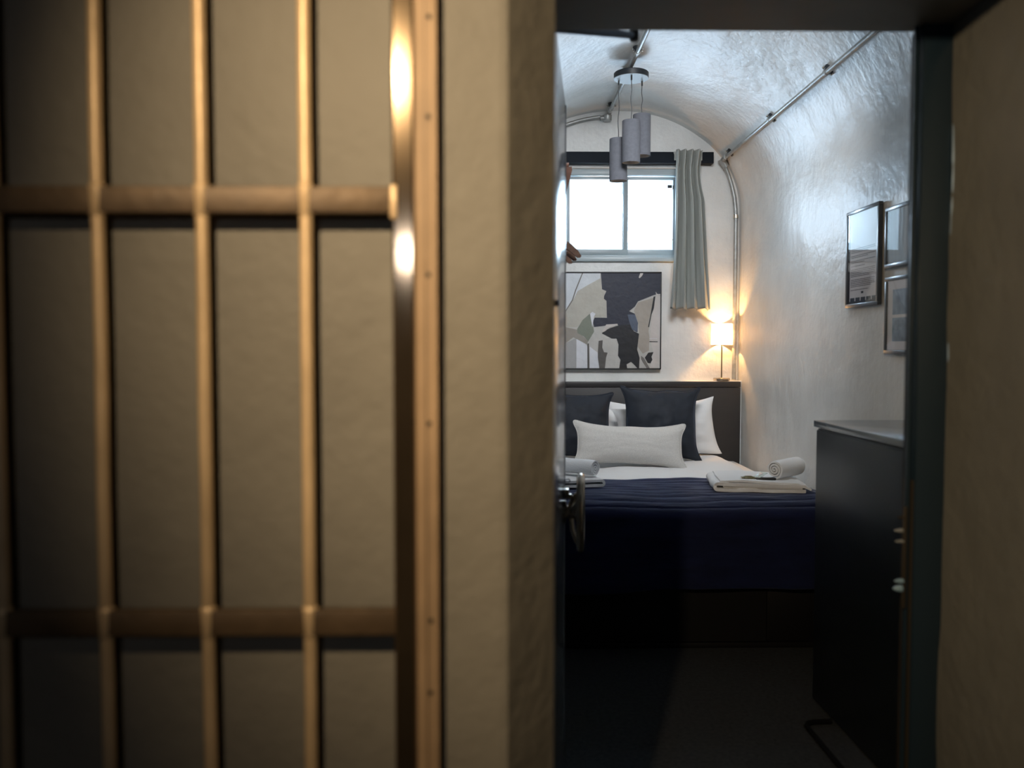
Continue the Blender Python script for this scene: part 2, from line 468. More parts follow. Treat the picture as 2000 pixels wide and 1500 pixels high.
# corridor shell
boxo('wall_corridor', -2.6, 2.6, -1.36, -1.3+0.4, 0, 3.2, M_CORR); struct(bpy.data.objects['wall_corridor'], 'corridor wall opposite the cell')
boxo('wall_corridor', -2.66, -2.6, -1.3, 2.1, 0, 3.2, M_CORR).__setitem__('kind', 'structure')
boxo('wall_corridor', 2.6, 2.66, -1.3, 2.1, 0, 3.2, M_CORR).__setitem__('kind', 'structure')
boxo('ceiling', -2.66, 2.66, -1.36, 1.36, 3.1, 3.2, M_CORR); bpy.data.objects['ceiling.001']['kind'] = 'structure'

# ---------------------------------------------------------------- cell door, open into the cell
DX0, DS = 0.1315, 0.1116
DA = -math.atan(DS)
door = struct_empty('door_1', 'glossy grey steel cell door standing open into the cell', (DX0, 2.115, 0), DA)
# local: y runs along the leaf, -x is the thickness
DW = 0.895
boxo('door_leaf', -0.048, 0.0, 0, DW, 0.02, 2.29, M_DOOR, door, 0.003)
boxo('edge_strip', -0.05, 0.0022, DW-0.012, DW+0.004, 0.02, 2.292, M_DOOR, door, 0.001)
bm = bmesh.new(); RZ = 0.885; RY = 0.745; RX = 0.060
ring = [(RX, RY + 0.125*math.cos(2*PI*k/48), RZ + 0.122*math.sin(2*PI*k/48)) for k in range(48)]
tube(bm, ring, 0.0135, 14, closed=True)
hd = finish('door_handle', bm, M_CHROME, door, True)
bm = bmesh.new()
for s in (-1, 1):
    tube(bm, [(0.03, RY+s*0.01, RZ), (0.036, RY+s*0.05, RZ-0.02*s), (0.050, RY+s*0.09, RZ-0.045*s), (RX, RY+s*0.112, RZ-0.055*s)], [0.010, 0.010, 0.009, 0.009], 10)
tube(bm, [(0.028, RY, RZ-0.02), (0.032, RY-0.01, RZ-0.06), (0.045, RY-0.01, RZ-0.095), (RX, RY, RZ-0.118)], 0.009, 10)
tube(bm, [(0.026, RY, RZ+0.02), (0.040, RY, RZ+0.05), (RX-0.006, RY, RZ+0.062)], 0.012, 10)
finish('spoke', bm, M_CHROME, hd, True, split=True)
bm = bmesh.new(); lathe(bm, [(0.040, 0), (0.040, 0.010), (0.022, 0.014), (0.022, 0.040), (0.014, 0.046)], seg=28)
o = finish('handle_boss', bm, M_CHROME, hd, True); o.rotation_euler = (0, PI/2, 0); o.location = (0.0, RY, RZ)
bm = bmesh.new(); box(bm, 0, 0.020, RY-0.05, RY+0.03, RZ+0.055, RZ+0.085, 0.003); box(bm, 0.008, 0.030, RY-0.03, RY+0.0, RZ+0.05, RZ+0.066, 0.003)
finish('lock_plate', bm, M_CHROME, door, True, split=True)
tb = bmesh.new(); tube(tb, [(0.002, DW-0.1, 0.987), (0.018, DW-0.1, 0.990), (0.022, DW-0.1, 0.984), (0.018, DW-0.1, 0.978), (0.002, DW-0.1, 0.980)], 0.0022, 6)
finish('wire_loop', tb, M_BLACK, door, True)
boxo('rubber_stop', 0.0, 0.012, 0.05, 0.07, 1.552, 1.568, M_PURPLE, door, 0.002)
# door closer arm under the lintel
cl = thing('door_closer', 'dark grey metal door closer arm under the lintel, above the open door', 'door closer', (0.2, 2.2, 2.26))
def cp(x, y, z): return (x-0.2, y-2.2, z-2.26)
bm = bmesh.new()
tube(bm, [cp(0.10, 2.16, 2.250), cp(0.365, 2.335, 2.294)], 0.010, 10)
finish('arm', bm, M_ARM, cl, True)
bm = bmesh.new(); tube(bm, [cp(0.365, 2.335, 2.322), cp(0.12, 2.14, 2.285)], 0.007, 8)
finish('arm', bm, M_ARM, cl, True)
bm = bmesh.new(); lathe(bm, [(0.011, -0.012), (0.013, -0.008), (0.013, 0.03), (0.009, 0.034)], seg=16)
o = finish('pivot', bm, M_BLACK, cl, True); o.location = cp(0.365, 2.335, 2.292)
boxo('body', -0.14, 0.06, -0.09, -0.03, 0.0, 0.05, M_SLATE, cl, 0.004)

# ---------------------------------------------------------------- barred gate folded back on the corridor wall
GY = 1.313      # plane of the bars
gate = thing('barred_gate', 'tan painted barred prison gate folded against the corridor wall', 'gate', (-0.13, GY, 0.0))
gx = 0.13
def bar_at(x, r, z0, z1):
    bm = bmesh.new()
    n = 40
    tube(bm, [(x+gx + nz(k*0.2, x*9, 0)*0.0012, nz(x*7, k*0.2, 3)*0.001, z0+(z1-z0)*k/n) for k in range(n+1)], r, 16)
    return finish('bar', bm, M_GATE, gate, True)
sp = 0.1588
bx = [-0.747 + 0.1525*k for k in range(4)]
bars_x = [-0.2985 - sp*k for k in range(8)]
for x in bars_x: bar_at(x, 0.0102, 0.06, 2.35)
RZ1, RZ2 = 1.6735, 1.0185    # rail centres
for z in (RZ1, RZ2, 0.40, 2.26):
    bm = bmesh.new(); box(bm, -1.52+gx, -0.163+gx, -0.0105, 0.009, z-0.0200, z+0.0200, 0.002)
    rl = finish('rail', bm, M_RAIL, gate, True)
    for x in bars_x:                        # weld collars where bars pass the rail
        bm = bmesh.new()
        for s in (-1, 1):
            lathe(bm, [(0.0135, 0), (0.0125, s*0.004), (0.0100, s*0.007)], x+gx, 0, 14, caps=False)
            for v in bm.verts: pass
        o = finish('weld', bm, M_GATE, rl, True)
        o.location = (0, 0, z)
        # place both collars just outside the rail faces
        for v in o.data.vertices: v.co.z += 0.0185 if v.co.z >= 0 else -0.0185
# end stile: polished round lock post beside a painted angle strip
bm = bmesh.new()
prism(bm, [(-0.165+gx, -0.008), (-0.161+gx, -0.012), (-0.1345+gx, -0.012), (-0.1315+gx, -0.008), (-0.1315+gx, 0.012), (-0.165+gx, 0.012)], lambda u, v, w: (u, v, w), 0.04, 2.40)
finish('stile', bm, M_GATESTEEL, gate)
bm = bmesh.new()
prism(bm, [(-0.131+gx, -0.004), (-0.097+gx, -0.004), (-0.097+gx, 0.027), (-0.131+gx, 0.027)], lambda u, v, w: (u, v, w), 0.02, 2.44)
st = finish('angle_strip', bm, M_STRIP, gate)
boxo('seam', -0.1155+gx, -0.1135+gx, -0.0052, -0.0035, 0.02, 2.44, M_RAIL, st)
for z in (0.72, 0.905, 1.02, 1.33, 1.56, 1.80, 1.95):
    bm = bmesh.new(); lathe(bm, [(0.004, -0.0), (0.004, 0.0016), (0.002, 0.0022)], seg=12)
    o = finish('rivet', bm, M_BRASS, st, True); o.rotation_euler = (PI/2, 0, 0); o.location = (-0.110+gx+random.uniform(-.002, .002), -0.004, z)
bm = bmesh.new(); box(bm, -0.168+gx, -0.157+gx, -0.015, -0.004, RZ1-0.030, RZ1+0.022, 0.003)
finish('lock_lug', bm, M_GATE, gate, True)

cb = boxo('fill_light_box', 0.42, 1.22, 3.15, 3.40, 3.02, 3.07, M_WHITEM, None, 0.004)  # added housing for the cell's fill light, out of view
tag(cb, 'added white box for the unseen fill light near the doorway', 'lamp')
# corridor lamps (out of frame, they carry the corridor light)
sl = thing('spotlight', 'corridor ceiling spotlight above the doorway', 'lamp', (SPOT[0], SPOT[1], 3.1))
bm = bmesh.new(); tube(bm, [(0, 0, 0), (0, 0, -0.70)], 0.008); finish('stem', bm, M_BLACK, sl, True)
bm = bmesh.new(); lathe(bm, [(0.03, -0.70), (0.045, -0.72), (0.05, -0.77), (0.047, -0.77), (0.028, -0.725)], seg=24, caps=False); finish('lamp_head', bm, M_BLACK, sl, True)
wl = boxo('wall_lamp', -0.415, -0.295, -0.90, -0.80, 1.74, 1.86, M_WHITEM, None, 0.006)
tag(wl, 'small square white lamp on the corridor wall behind the viewer', 'lamp')

# ---------------------------------------------------------------- bed
bed = thing('bed', 'charcoal cabin bed with drawers and tall headboard under the window', 'bed', (0.82, 3.98, 0))
BX = -0.82; BY = -3.98
def bp(name, x0, x1, y0, y1, z0, z1, m=M_BED, bev=0.003, parent=None): return boxo(name, x0+BX, x1+BX, y0+BY, y1+BY, z0, z1, m, parent or bed, bev)
bp('base', 0.0, 1.66, 4.02, 5.86, 0.0, 0.40)
bp('plinth', 0.0, 1.66, 3.985, 4.02, 0.0, 0.026)
bp('side_panel', 0.0, 0.308, 3.995, 4.02, 0.03, 0.395)
bp('side_panel', 1.283, 1.66, 3.995, 4.02, 0.03, 0.395)
# drawer front with a cut-out grip in its top edge
bm = bmesh.new()
x0, x1, zt = 0.312, 1.279, 0.345
nx0, nx1, nzz = 0.676, 0.914, 0.288
pl = [(x0, 0.03), (x1, 0.03), (x1, zt), (nx1+0.004, zt)]
for k in range(7):
    a = -k*PI/12; pl.append((nx1-0.03+0.03*math.cos(a), nzz+0.03+0.03*math.sin(a)))
for k in range(7):
    a = -PI/2-k*PI/12; pl.append((nx0+0.03+0.03*math.cos(a), nzz+0.03+0.03*math.sin(a)))
pl += [(nx0-0.004, zt), (x0, zt)]
prism(bm, [(u+BX, v) for u, v in pl], fnY, 3.993+BY, 4.013+BY)
finish('drawer', bm, M_BED, bed)
bp('drawer_cavity', 0.60, 0.99, 4.012, 4.0195, 0.25, 0.39, M_BLACK, 0)
bp('mattress', 0.02, 1.64, 3.99, 5.82, 0.40, 0.655, M_LINEN, 0.03)
hb = bp('headboard', -0.02, 1.668, 5.835, 5.882, 0.0, 1.163, M_HEAD, 0.002)
bp('headboard_cap', -0.02, 1.668, 5.828, 5.884, 1.166, 1.204, M_HEAD, 0.003)

# duvet
bm = bmesh.new()
def duv(u, v):
    x = 0.01 + 1.64*u
    L0 = 0.18; tot = L0+1.76; s = v*tot
    if s < L0: y, z = 3.965, 0.69-(L0-s)*0.9
    else: y, z = 3.965+(s-L0), 0.692
    e = abs(u-0.5)*2
    if s >= L0:
        z += nz(x, y, 0, 3.2, 2)*0.018 + nz(x, y, 0, 8, 5)*0.006
        z += 0.028*max(0, min(1, (y-4.75)/0.5))
        z -= 0.020*max(0, 1-(s-L0)/0.04)**2
        z -= 0.16*max(0, (x-1.42)/0.23)**1.5*max(0.25, min(1, (y-4.6)/0.6))
    return (x, y, z)
grid(bm, 70, 90, duv)
dv = finish('duvet', bm, M_LINEN, smooth=True); solid(dv, 0.03, -1)
tag(dv, 'white duvet on the bed between the throw and the pillows', 'duvet')
# navy throw over the foot of the bed with channel stitching
bm = bmesh.new()
def thr(u, v):
    x = 0.0 + 1.655*u
    TOP = 0.68; R = 0.05; HANG = 0.335 + 0.012*math.sin(u*9) - (0.03*max(0, u-0.55)/0.45) + 0.012*(1-u)
    s = v*(TOP + R*PI/2 + HANG)
    yb, zt = 4.64, 0.724
    if s < TOP:
        y = yb - s + 0.006*math.sin(x*7); z = zt + nz(x, y, 0, 3.0, 9)*0.012
        ch = abs(math.sin((s+0.012*nz(x, y, 1, 4))/0.078*PI))
        z += 0.007*ch**0.6 - 0.006
        z += nz(x*0.6, y*2, 0, 12, 4)*0.004
        if s < 0.03: z -= 0.012*(1-s/0.03)
        z -= 0.030*max(0, (x-1.50)/0.155)**1.5
        z += 0.010*math.exp(-((x-1.55)/0.05)**2)*(1 if s > 0.5 else 0)
        if s > 0.50: z -= 0.030*((s-0.50)/0.18)**2
    elif s < TOP+R*PI/2:
        a = (s-TOP)/R
        y = yb-TOP - R*math.sin(a) + 0.006*math.sin(x*7); z = zt-0.032-0.005 - R*(1-math.cos(a)) + nz(x, yb-TOP, 0, 3.0, 9)*0.012 - 0.030*max(0, (x-1.50)/0.155)**1.5
    else:
        d = s-TOP-R*PI/2
        y = yb-TOP-R + 0.006*math.sin(x*7) - 0.010*math.sin(x*13+1)*d/HANG - 0.006*nz(x, d, 0, 8); z = zt-0.037-R-d + nz(x, yb-TOP, 0, 3.0, 9)*0.012*(1-d/HANG) - 0.030*max(0, (x-1.50)/0.155)**1.5*(1-d/HANG)
        y += 0.0015*abs(math.sin(d/0.078*PI))
    return (x, y, z)
grid(bm, 150, 210, thr)
tw = finish('bed_throw', bm, M_THROW, smooth=True); solid(tw, 0.008, -1)
tag(tw, 'navy velvet throw with stitched channels over the foot of the bed', 'throw')

# cushions and pillows
def cushion(name, w, h, t, m, loc, lean, yaw, roll, label, cat, pinch=0.07, ear=0.0, piping=None, seed=0, wr=0.008, group=None, n=52, rnd=0.012, pe=2.3):
    root = thing(name, label, cat, loc, yaw, group)
    bm = bmesh.new()
    def P(u, v, side):
        a, b = 2*u-1, 2*v-1
        x, z = a*w/2, b*h/2
        vx, vz = abs(x)-(w/2-rnd), abs(z)-(h/2-rnd)
        if vx > 0 and vz > 0:                       # rounded corners
            k = max(vx, vz)/math.hypot(vx, vz)
            x = math.copysign(w/2-rnd+vx*k, a); z = math.copysign(h/2-rnd+vz*k, b)
        a2, b2 = abs(2*x/w), abs(2*z/h)
        x *= 1-pinch*(1-b2**pe); z *= 1-pinch*w/h*0.9*(1-a2**pe)
        x *= 1+ear*(a2*b2)**4; z *= 1+ear*(a2*b2)**4*w/h*0.6
        d = max(0.0, (1-abs(a)**2.3)*(1-abs(b)**2.3))**0.55
        y = side*(t/2*d) + nz(a*1.3, b*1.3, side, 2.0, seed)*wr*2*d**0.5 + nz(a, b, side, 6, seed+3)*wr*0.6*d
        z += nz(a*2, 0, b, 1.5, seed)*wr
        return Vector((x, y, z + h/2))
    R = Matrix.Rotation(-lean, 4, 'X') @ Matrix.Rotation(roll, 4, 'Y')
    F_ = grid(bm, n, n, lambda u, v: R @ P(u, v, -1)); B_ = grid(bm, n, n, lambda u, v: R @ P(u, v, 1))
    bmesh.ops.remove_doubles(bm, verts=bm.verts, dist=0.0006)
    finish('cushion_body' if cat == 'cushion' else 'pillow_body', bm, m, root, True)
    if piping:
        bm = bmesh.new(); pts = []
        for k in range(n): pts.append(R @ P(k/n, 0, 0))
        for k in range(n): pts.append(R @ P(1, k/n, 0))
        for k in range(n): pts.append(R @ P(1-k/n, 1, 0))
        for k in range(n): pts.append(R @ P(0, 1-k/n, 0))
        tube(bm, pts, 0.004, 6, closed=True)
        finish('piping', bm, piping, root, True)
    return root
ZB = 0.728
cushion('pillow', 0.72, 0.315, 0.14, M_LINEN, (0.455, 5.72, ZB-0.02), math.radians(10), 0, 0, 'white pillow glimpsed between the two navy cushions', 'pillow', 0.03, 0.02, seed=1)
cushion('pillow', 0.62, 0.335, 0.12, M_LINEN, (1.045, 5.745, ZB), math.radians(6), 0, math.radians(1), 'white pillow flat against the headboard, rearmost on the right', 'pillow', 0.05, 0.04, seed=2, rnd=0.004)
cushion('pillow', 0.66, 0.365, 0.15, M_LINEN, (1.130, 5.57, ZB-0.022), math.radians(8), math.radians(-1), math.radians(-7), 'white pillow leaning out behind the right edge of the navy cushion', 'pillow', 0.05, 0.05, seed=5, rnd=0.004)
cushion('cushion', 0.53, 0.445, 0.16, M_NAVY, (0.465, 5.44, ZB-0.012), math.radians(14), 0, math.radians(1.0), 'navy velvet square cushion at the left, partly hidden by the door', 'cushion', 0.11, 0.12, M_NAVY, seed=11, rnd=0.034, pe=5)
cushion('cushion', 0.505, 0.485, 0.17, M_NAVY, (1.025, 5.34, ZB-0.012), math.radians(14), 0, math.radians(1.4), 'navy velvet square cushion with pointed ears in front of the white pillow', 'cushion', 0.13, 0.13, M_NAVY, seed=13, rnd=0.036, pe=5)
cushion('cushion', 0.70, 0.285, 0.15, M_BOUCLE, (0.785, 5.09, ZB-0.016), math.radians(20), 0, math.radians(2.4), 'long pale woven lumbar cushion in front of the navy cushions', 'cushion', 0.10, 0.09, M_BOUCLE, seed=17, wr=0.003, rnd=0.045, pe=3)

# towels
def ribbon(name, path, thick, y0, y1, m, parent, seed=0, amp=0.003, ny=22, skew=0.0):
    """a folded cloth: thickened profile path (x, z) extruded along y"""
    P = [Vector((a, 0, b)) for a, b in path]; n = len(P); L_, R_ = [], []
    for i in range(n):
        t = (P[min(n-1, i+1)]-P[max(0, i-1)]).normalized(); nn = Vector((-t.z, 0, t.x))
        L_.append(P[i]+nn*thick/2); R_.append(P[i]-nn*thick/2)
    outline = L_+R_[::-1]; bm = bmesh.new(); rows = []
    for j in range(ny+1):
        y = y0+(y1-y0)*j/ny
        rows.append([bm.verts.new((p.x + nz(p.x, y, p.z, 9, seed)*amp*1.5 + skew*(y-y0), y + nz(p.z*3, p.x, 0, 14, seed)*amp*(1 if j in (0, ny) else 0), p.z + nz(p.x, y, 0, 7, seed+1)*amp)) for p in outline])
    m_ = len(outline)
    for a, b in zip(rows, rows[1:]):
        for k in range(m_): bm.faces.new((a[k], a[(k+1) % m_], b[(k+1) % m_], b[k]))
    for r in (rows[0], rows[-1]):
        for k in range(n-1): bm.faces.new((r[k], r[k+1], r[m_-2-k], r[m_-1-k]))
    return finish(name, bm, m, parent, True)
def arc(cx, cz, r, a0, a1, n=8): return [(cx+r*math.cos(a0+(a1-a0)*k/n), cz+r*math.sin(a0+(a1-a0)*k/n)) for k in range(n+1)]
def roll_mesh(name, R0, length, m, parent, turns=4.2, seed=0):
    """spiral rolled towel along local x, standing on z=0"""
    n = int(turns*26); path = []
    for k in range(n+1):
        a = k/26*2*PI; r = R0*(0.13+0.87*(k/n))-0.0045
        path.append((r*math.cos(a+seed), r*math.sin(a+seed)))
    th = R0*0.87/turns*0.66
    P = path; bm = bmesh.new(); rows = []; nn = len(P)
    A = []; B = []
    for i in range(nn):
        t = Vector((P[min(nn-1, i+1)][0]-P[max(0, i-1)][0], P[min(nn-1, i+1)][1]-P[max(0, i-1)][1])).normalized()
        A.append((P[i][0]-t.y*th/2, P[i][1]+t.x*th/2)); B.append((P[i][0]+t.y*th/2, P[i][1]-t.x*th/2))
    out = A+B[::-1]; ny = 16
    for j in range(ny+1):
        f = j/ny; xx = -length/2+length*f; sc = 1-0.05*(abs(2*f-1))**6
        rows.append([bm.verts.new((xx + nz(u*20, v*20, 0, 1, seed)*0.006*(1 if j in (0, ny) else 0), u*sc, v*sc+R0 + nz(xx, u, v, 12, seed)*0.002)) for u, v in out])
    mm = len(out)
    for a, b in zip(rows, rows[1:]):
        for k in range(mm): bm.faces.new((a[k], a[(k+1) % mm], b[(k+1) % mm], b[k]))
    for r in (rows[0], rows[-1]):
        for k in range(nn-1): bm.faces.new((r[k], r[k+1], r[mm-2-k], r[mm-1-k]))
    return finish(name, bm, m, parent, True)
# right: big towel folded in layers, fold towards the left, roll and toiletries on it
ZT = 0.729
def folded(z, x0, x1, h, flip=1):
    r = h/2
    p = [(x1, z), (x1-0.06, z+0.001), ((x0+x1)/2, z), (x0+r, z)]
    p += [(x0+r-r*math.sin(t*PI/8)*1.0, z+r-r*math.cos(t*PI/8)) for t in range(1, 8)]
    p += [(x0+r, z+h), ((x0+x1)/2, z+h-0.004), (x1-0.06, z+h-0.004), (x1, z+h-0.006)]
    return p
tr = thing('folded_towel', 'large white folded towel at the right of the bed, fold to the left', 'towel', (1.325, 4.305, ZT-0.004), math.radians(-8))
def seg(pts):   # densify
    out = []
    for a, b in zip(pts, pts[1:]):
        for k in range(5): out.append((a[0]+(b[0]-a[0])*k/5, a[1]+(b[1]-a[1])*k/5))
    return out+[pts[-1]]
ribbon('towel_layers', seg(folded(0.009, -0.235, 0.205, 0.030)), 0.016, -0.17, 0.17, M_TOWEL, tr, 3, 0.005)
ribbon('towel_layers', seg(folded(0.021, -0.19, 0.19, 0.0075)), 0.006, -0.165, 0.165, M_TOWEL, tr, 5, 0.003)
ribbon('towel_top_fold', seg([(-0.21, 0.050), (-0.1, 0.054), (0.05, 0.050), (0.17, 0.043), (0.23, 0.018)]), 0.010, -0.165, 0.165, M_TOWEL, tr, 8, 0.004)
rr = roll_mesh('rolled_towel', 0.051, 0.23, M_TOWEL, None, 3.2, -3.0)
rr.location = (1.470, 4.305, ZT+0.047); rr.rotation_euler = (0, math.radians(0), math.radians(42))
tag(rr, 'white rolled towel on the folded towel at the right of the bed', 'towel')
# left stack
tl = thing('folded_towel', 'white folded towel at the left of the bed beside the door handle', 'towel', (0.345, 4.385, ZT), math.radians(8))
ribbon('towel_layers', seg([(-a+0.02, b) for a, b in folded(0.009, -0.15, 0.20, 0.026)]), 0.013, -0.13, 0.16, M_TOWEL, tl, 13, 0.004)
rl_ = roll_mesh('rolled_towel', 0.047, 0.30, M_TOWEL, None, 3.2, 2.4)
rl_.location = (0.375, 4.44, ZT+0.040); rl_.rotation_euler = (0, math.radians(0), math.radians(-38))
tag(rl_, 'white rolled towel on the folded towel beside the door handle', 'towel')
# toiletries
M_SACH = mat('olive_sachet', (112, 108, 74), 0.35, var=0.4, vscale=60)
M_SACH2 = mat('clear_wrap', (206, 222, 220), 0.12, spec=0.9)
def sachet(loc, w, h, t, m, rot, label, nm='toiletry_sachet'):
    root = thing(nm, label, 'toiletries', loc, rot)
    bm = bmesh.new()
    def P(s): return lambda u, v: ((u-.5)*w, (v-.5)*h, t/2 + s*t/2*(math.sin(PI*u)*math.sin(PI*v))**0.5 + nz(u, v, s, 5, w*50)*0.002)
    grid(bm, 10, 10, P(-1)); grid(bm, 10, 10, P(1)); bmesh.ops.remove_doubles(bm, verts=bm.verts, dist=0.0004)
    finish('wrapper', bm, m, root, True)
    bm = bmesh.new(); box(bm, -w*0.28, w*0.28, -h*0.30, -h*0.05, t*1.0, t*1.02+0.0008); finish('printed_panel', bm, M_PAPER, root)
    bm = bmesh.new(); box(bm, w/2-0.001, w/2+0.006, -h/2, h/2, t*0.4, t*0.6); box(bm, -w/2-0.006, -w/2+0.001, -h/2, h/2, t*0.4, t*0.6); finish('crimped_end', bm, m, root, split=True)
    return root
sachet((1.252, 4.225, ZT+0.050), 0.055, 0.035, 0.018, M_SACH, math.radians(-6), 'small olive toiletry sachet on the right folded towel')
s2 = sachet((1.318, 4.245, ZT+0.060), 0.055, 0.05, 0.012, M_SACH2, math.radians(20), 'small clear wrapped toiletry packet beside the olive sachet')
s2.rotation_euler = (0, math.radians(-24), math.radians(20))
tag(boxo('toiletry_tray', -0.05, 0.05, -0.018, 0.018, 0, 0.010, M_BLACK, None, 0.003, loc=(1.335, 4.21, ZT+0.049)), 'small black soap tray under the clear packet on the towel', 'tray')

# ---------------------------------------------------------------- cabinet at the right
cab = thing('cabinet', 'tall dark grey cabinet with glossy top coloured by a painted wall reflection inside the doorway', 'cabinet', (1.28, 3.39, 0), 0.02)
CL = 1.02
boxo('body', 0.004, 0.38, -CL, -0.004, 0.012, 1.118, M_CAB, cab, 0.002)
boxo('kick_board', 0.03, 0.37, -CL+0.01, -0.03, 0.0, 0.012, M_BLACK, cab)
boxo('top', -0.010, 0.385, -CL-0.01, 0.006, 1.124, 1.150, M_CABTOP, cab, 0.002)
boxo('shadow_gap', 0.012, 0.37, -CL+0.01, -0.012, 1.117, 1.125, M_BLACK, cab)
boxo('side_panel', -0.002, 0.006, -CL+0.002, -0.006, 0.012, 1.112, M_CAB, cab, 0.001)
# low black metal floor frame in front of it
bm = bmesh.new()
pts = [(1.27, 3.165, 0.011), (1.20, 3.16, 0.011), (1.175, 3.15, 0.011), (1.160, 3.125, 0.011), (1.160, 3.09, 0.011), (1.166, 2.5, 0.011), (1.18, 2.47, 0.011), (1.27, 2.46, 0.011)]
tube(bm, pts, 0.010, 8)
o = finish('floor_rail', bm, M_MATTE, smooth=True); tag(o, 'bent black metal foot rail on the carpet beside the cabinet', 'rail')

# ---------------------------------------------------------------- pictures on the right wall
def picture(name, y0, y1, z0, z1, label, border=0.016, depth=0.018, proud=0.0, draw=None):
    """hung on the right wall; y0 is the far edge, y1 the near edge"""
    root = thing(name, label, 'picture frame', (XR-proud, (y0+y1)/2, z0))
    ym = (y0+y1)/2; h = z1-z0; a, b = y1-ym, y0-ym
    def bar(ya, yb, za, zb):
        bm = bmesh.new(); box(bm, -depth, 0, ya, yb, za, zb, 0.002); finish('frame_bar', bm, M_FRAMEP, root, True)
    bar(a, b, 0, border); bar(a, b, h-border, h); bar(a, a+border, border, h-border); bar(b-border, b, border, h-border)
    ba = boxo('backing', -depth*0.55, -0.001, a+border*0.9, b-border*0.9, border*0.9, h-border*0.9, M_BLACK, root)
    boxo('glass', -depth*0.85, -depth*0.80, a+border*0.9, b-border*0.9, border*0.9, h-border*0.9, M_GLASS, root)
    if draw: draw(root, a, b, h, -depth*0.56, border)
    return root
def quadbox(bm, x, ya, yb, za, zb, t=0.0004, mi=0): box(bm, x-t, x, min(ya, yb), max(ya, yb), za, zb, 0, mi)
def notice(root, a, b, h, x, bd):
    # portrait text sheet: paragraphs of small print, a logo block, a row of dark squares at the foot
    bm = bmesh.new(); quadbox(bm, x-0.0005, a+bd, b-bd-0.018, bd+0.012, h-bd, 0.0006)
    finish('paper_sheet', bm, M_PAPER, root)
    ya, yb = a+bd+0.028, b-bd-0.030     # near (right) and far (left)
    bm = bmesh.new(); random.seed(21); z = h*0.60
    for para in (3, 2, 2, 1, 5, 5, 1):
        for k in range(para):
            end = ya if k < para-1 else ya+(yb-ya)*random.uniform(0.15, 0.45)
            y = yb
            while y > end+0.004:
                w = random.uniform(0.006, 0.022); quadbox(bm, x-0.0013, max(end, y-w), y, z-0.0018, z+0.0014); y -= w+0.003
            z -= 0.0078
        z -= 0.0085
    o = finish('small_print', bm, M_INK, root); o['kind'] = 'stuff'
    bm = bmesh.new(); quadbox(bm, x-0.0013, (ya+yb)/2-0.012, (ya+yb)/2+0.012, 0.062, 0.072); finish('printed_mark', bm, M_INKD, root)
    L_ = (b-bd)-(a+bd); 
    for k in range(6):
        y = b-bd-0.028-k*0.0585
        bm = bmesh.new(); quadbox(bm, x-0.0013, max(a+bd, y-0.047), y, bd+0.003, bd+0.028, 0.0006); finish('print_square', bm, M_INKD, root)
M_REFLP = mat('print_with_reflection', (190, 206, 222), 0.7, var=0.18, vscale=9, stretch=(1, 4, 0.3))  # streaks are a painted curtain reflection, pale blue a painted glass reflection
M_GREYP = mat('grey_photo_with_reflection', (130, 150, 172), 0.7, var=0.5, vscale=22)  # grey photos, lightened to blue as painted reflection in the glass
def pale_print(root, a, b, h, x, bd):
    bm = bmesh.new(); quadbox(bm, x-0.0005, a+bd, b-bd-0.008, bd+0.002, h-bd, 0.0006); finish('print', bm, M_REFLP, root)
def two_photos(root, a, b, h, x, bd):
    bm = bmesh.new(); quadbox(bm, x-0.0005, a+bd, b-bd-0.004, bd+0.002, h-bd, 0.0006); finish('mount_board', bm, M_PAPER, root)
    for z0, z1 in ((0.055, 0.155), (0.168, 0.275)):
        bm = bmesh.new(); quadbox(bm, x-0.0013, a+bd+0.02, b-bd-0.05, z0, z1, 0.0006); finish('photo_print', bm, M_GREYP, root)
picture('picture_frame', 4.065, 3.715, 1.632, 2.087, 'dark framed notice of small print, leftmost on the right wall', 0.017, 0.020, 0.008, notice)
picture('picture_frame', 3.665, 3.36, 1.785, 2.045, 'grey framed pale print with a painted blue reflection, upper one beside the door frame', 0.017, 0.018, 0.006, pale_print)
picture('picture_frame', 3.655, 3.38, 1.415, 1.745, 'dark framed mount with two grey photos, lower one beside the door frame', 0.017, 0.018, 0.006, two_photos)

# ---------------------------------------------------------------- abstract painting above the bed
PX0, PX1, PZ0, PZ1, PY = 0.37, 1.137, 1.285, 1.972, 5.963
art = thing('painting', 'abstract navy, white and grey painting in a thin black frame above the bed', 'painting', ((PX0+PX1)/2, 5.99, PZ0))
ax, ay, az = (PX0+PX1)/2, 5.99, PZ0
def fb(x0, x1, z0, z1):
    bm = bmesh.new(); box(bm, x0-ax, x1-ax, PY-0.006-ay, 0.004, z0-az, z1-az, 0.001); finish('frame_bar', bm, M_BLACK, art, True)
fb(PX0, PX1, PZ0, PZ0+0.009); fb(PX0, PX1, PZ1-0.009, PZ1); fb(PX0, PX0+0.008, PZ0, PZ1); fb(PX1-0.008, PX1, PZ0, PZ1)
AC = [(172, 170, 166), (188, 194, 200), (164, 161, 152), (150, 150, 150), (112, 118, 106), (136, 131, 123), (26, 31, 48), (12, 14, 22), (72, 82, 100), (78, 75, 72), (150, 143, 134), (182, 176, 172), (196, 198, 204), (104, 100, 96)]
AM = [mat('art_paint_%d' % i, c, 0.55, bump=0.25, bscale=30, var=0.10, vscale=10) for i, c in enumerate(AC)]
def AP(cx, cy): return (PX1-0.007-(1050-cx)/1385-ax, (PZ1-0.005)-(cy-70)/1385-az)
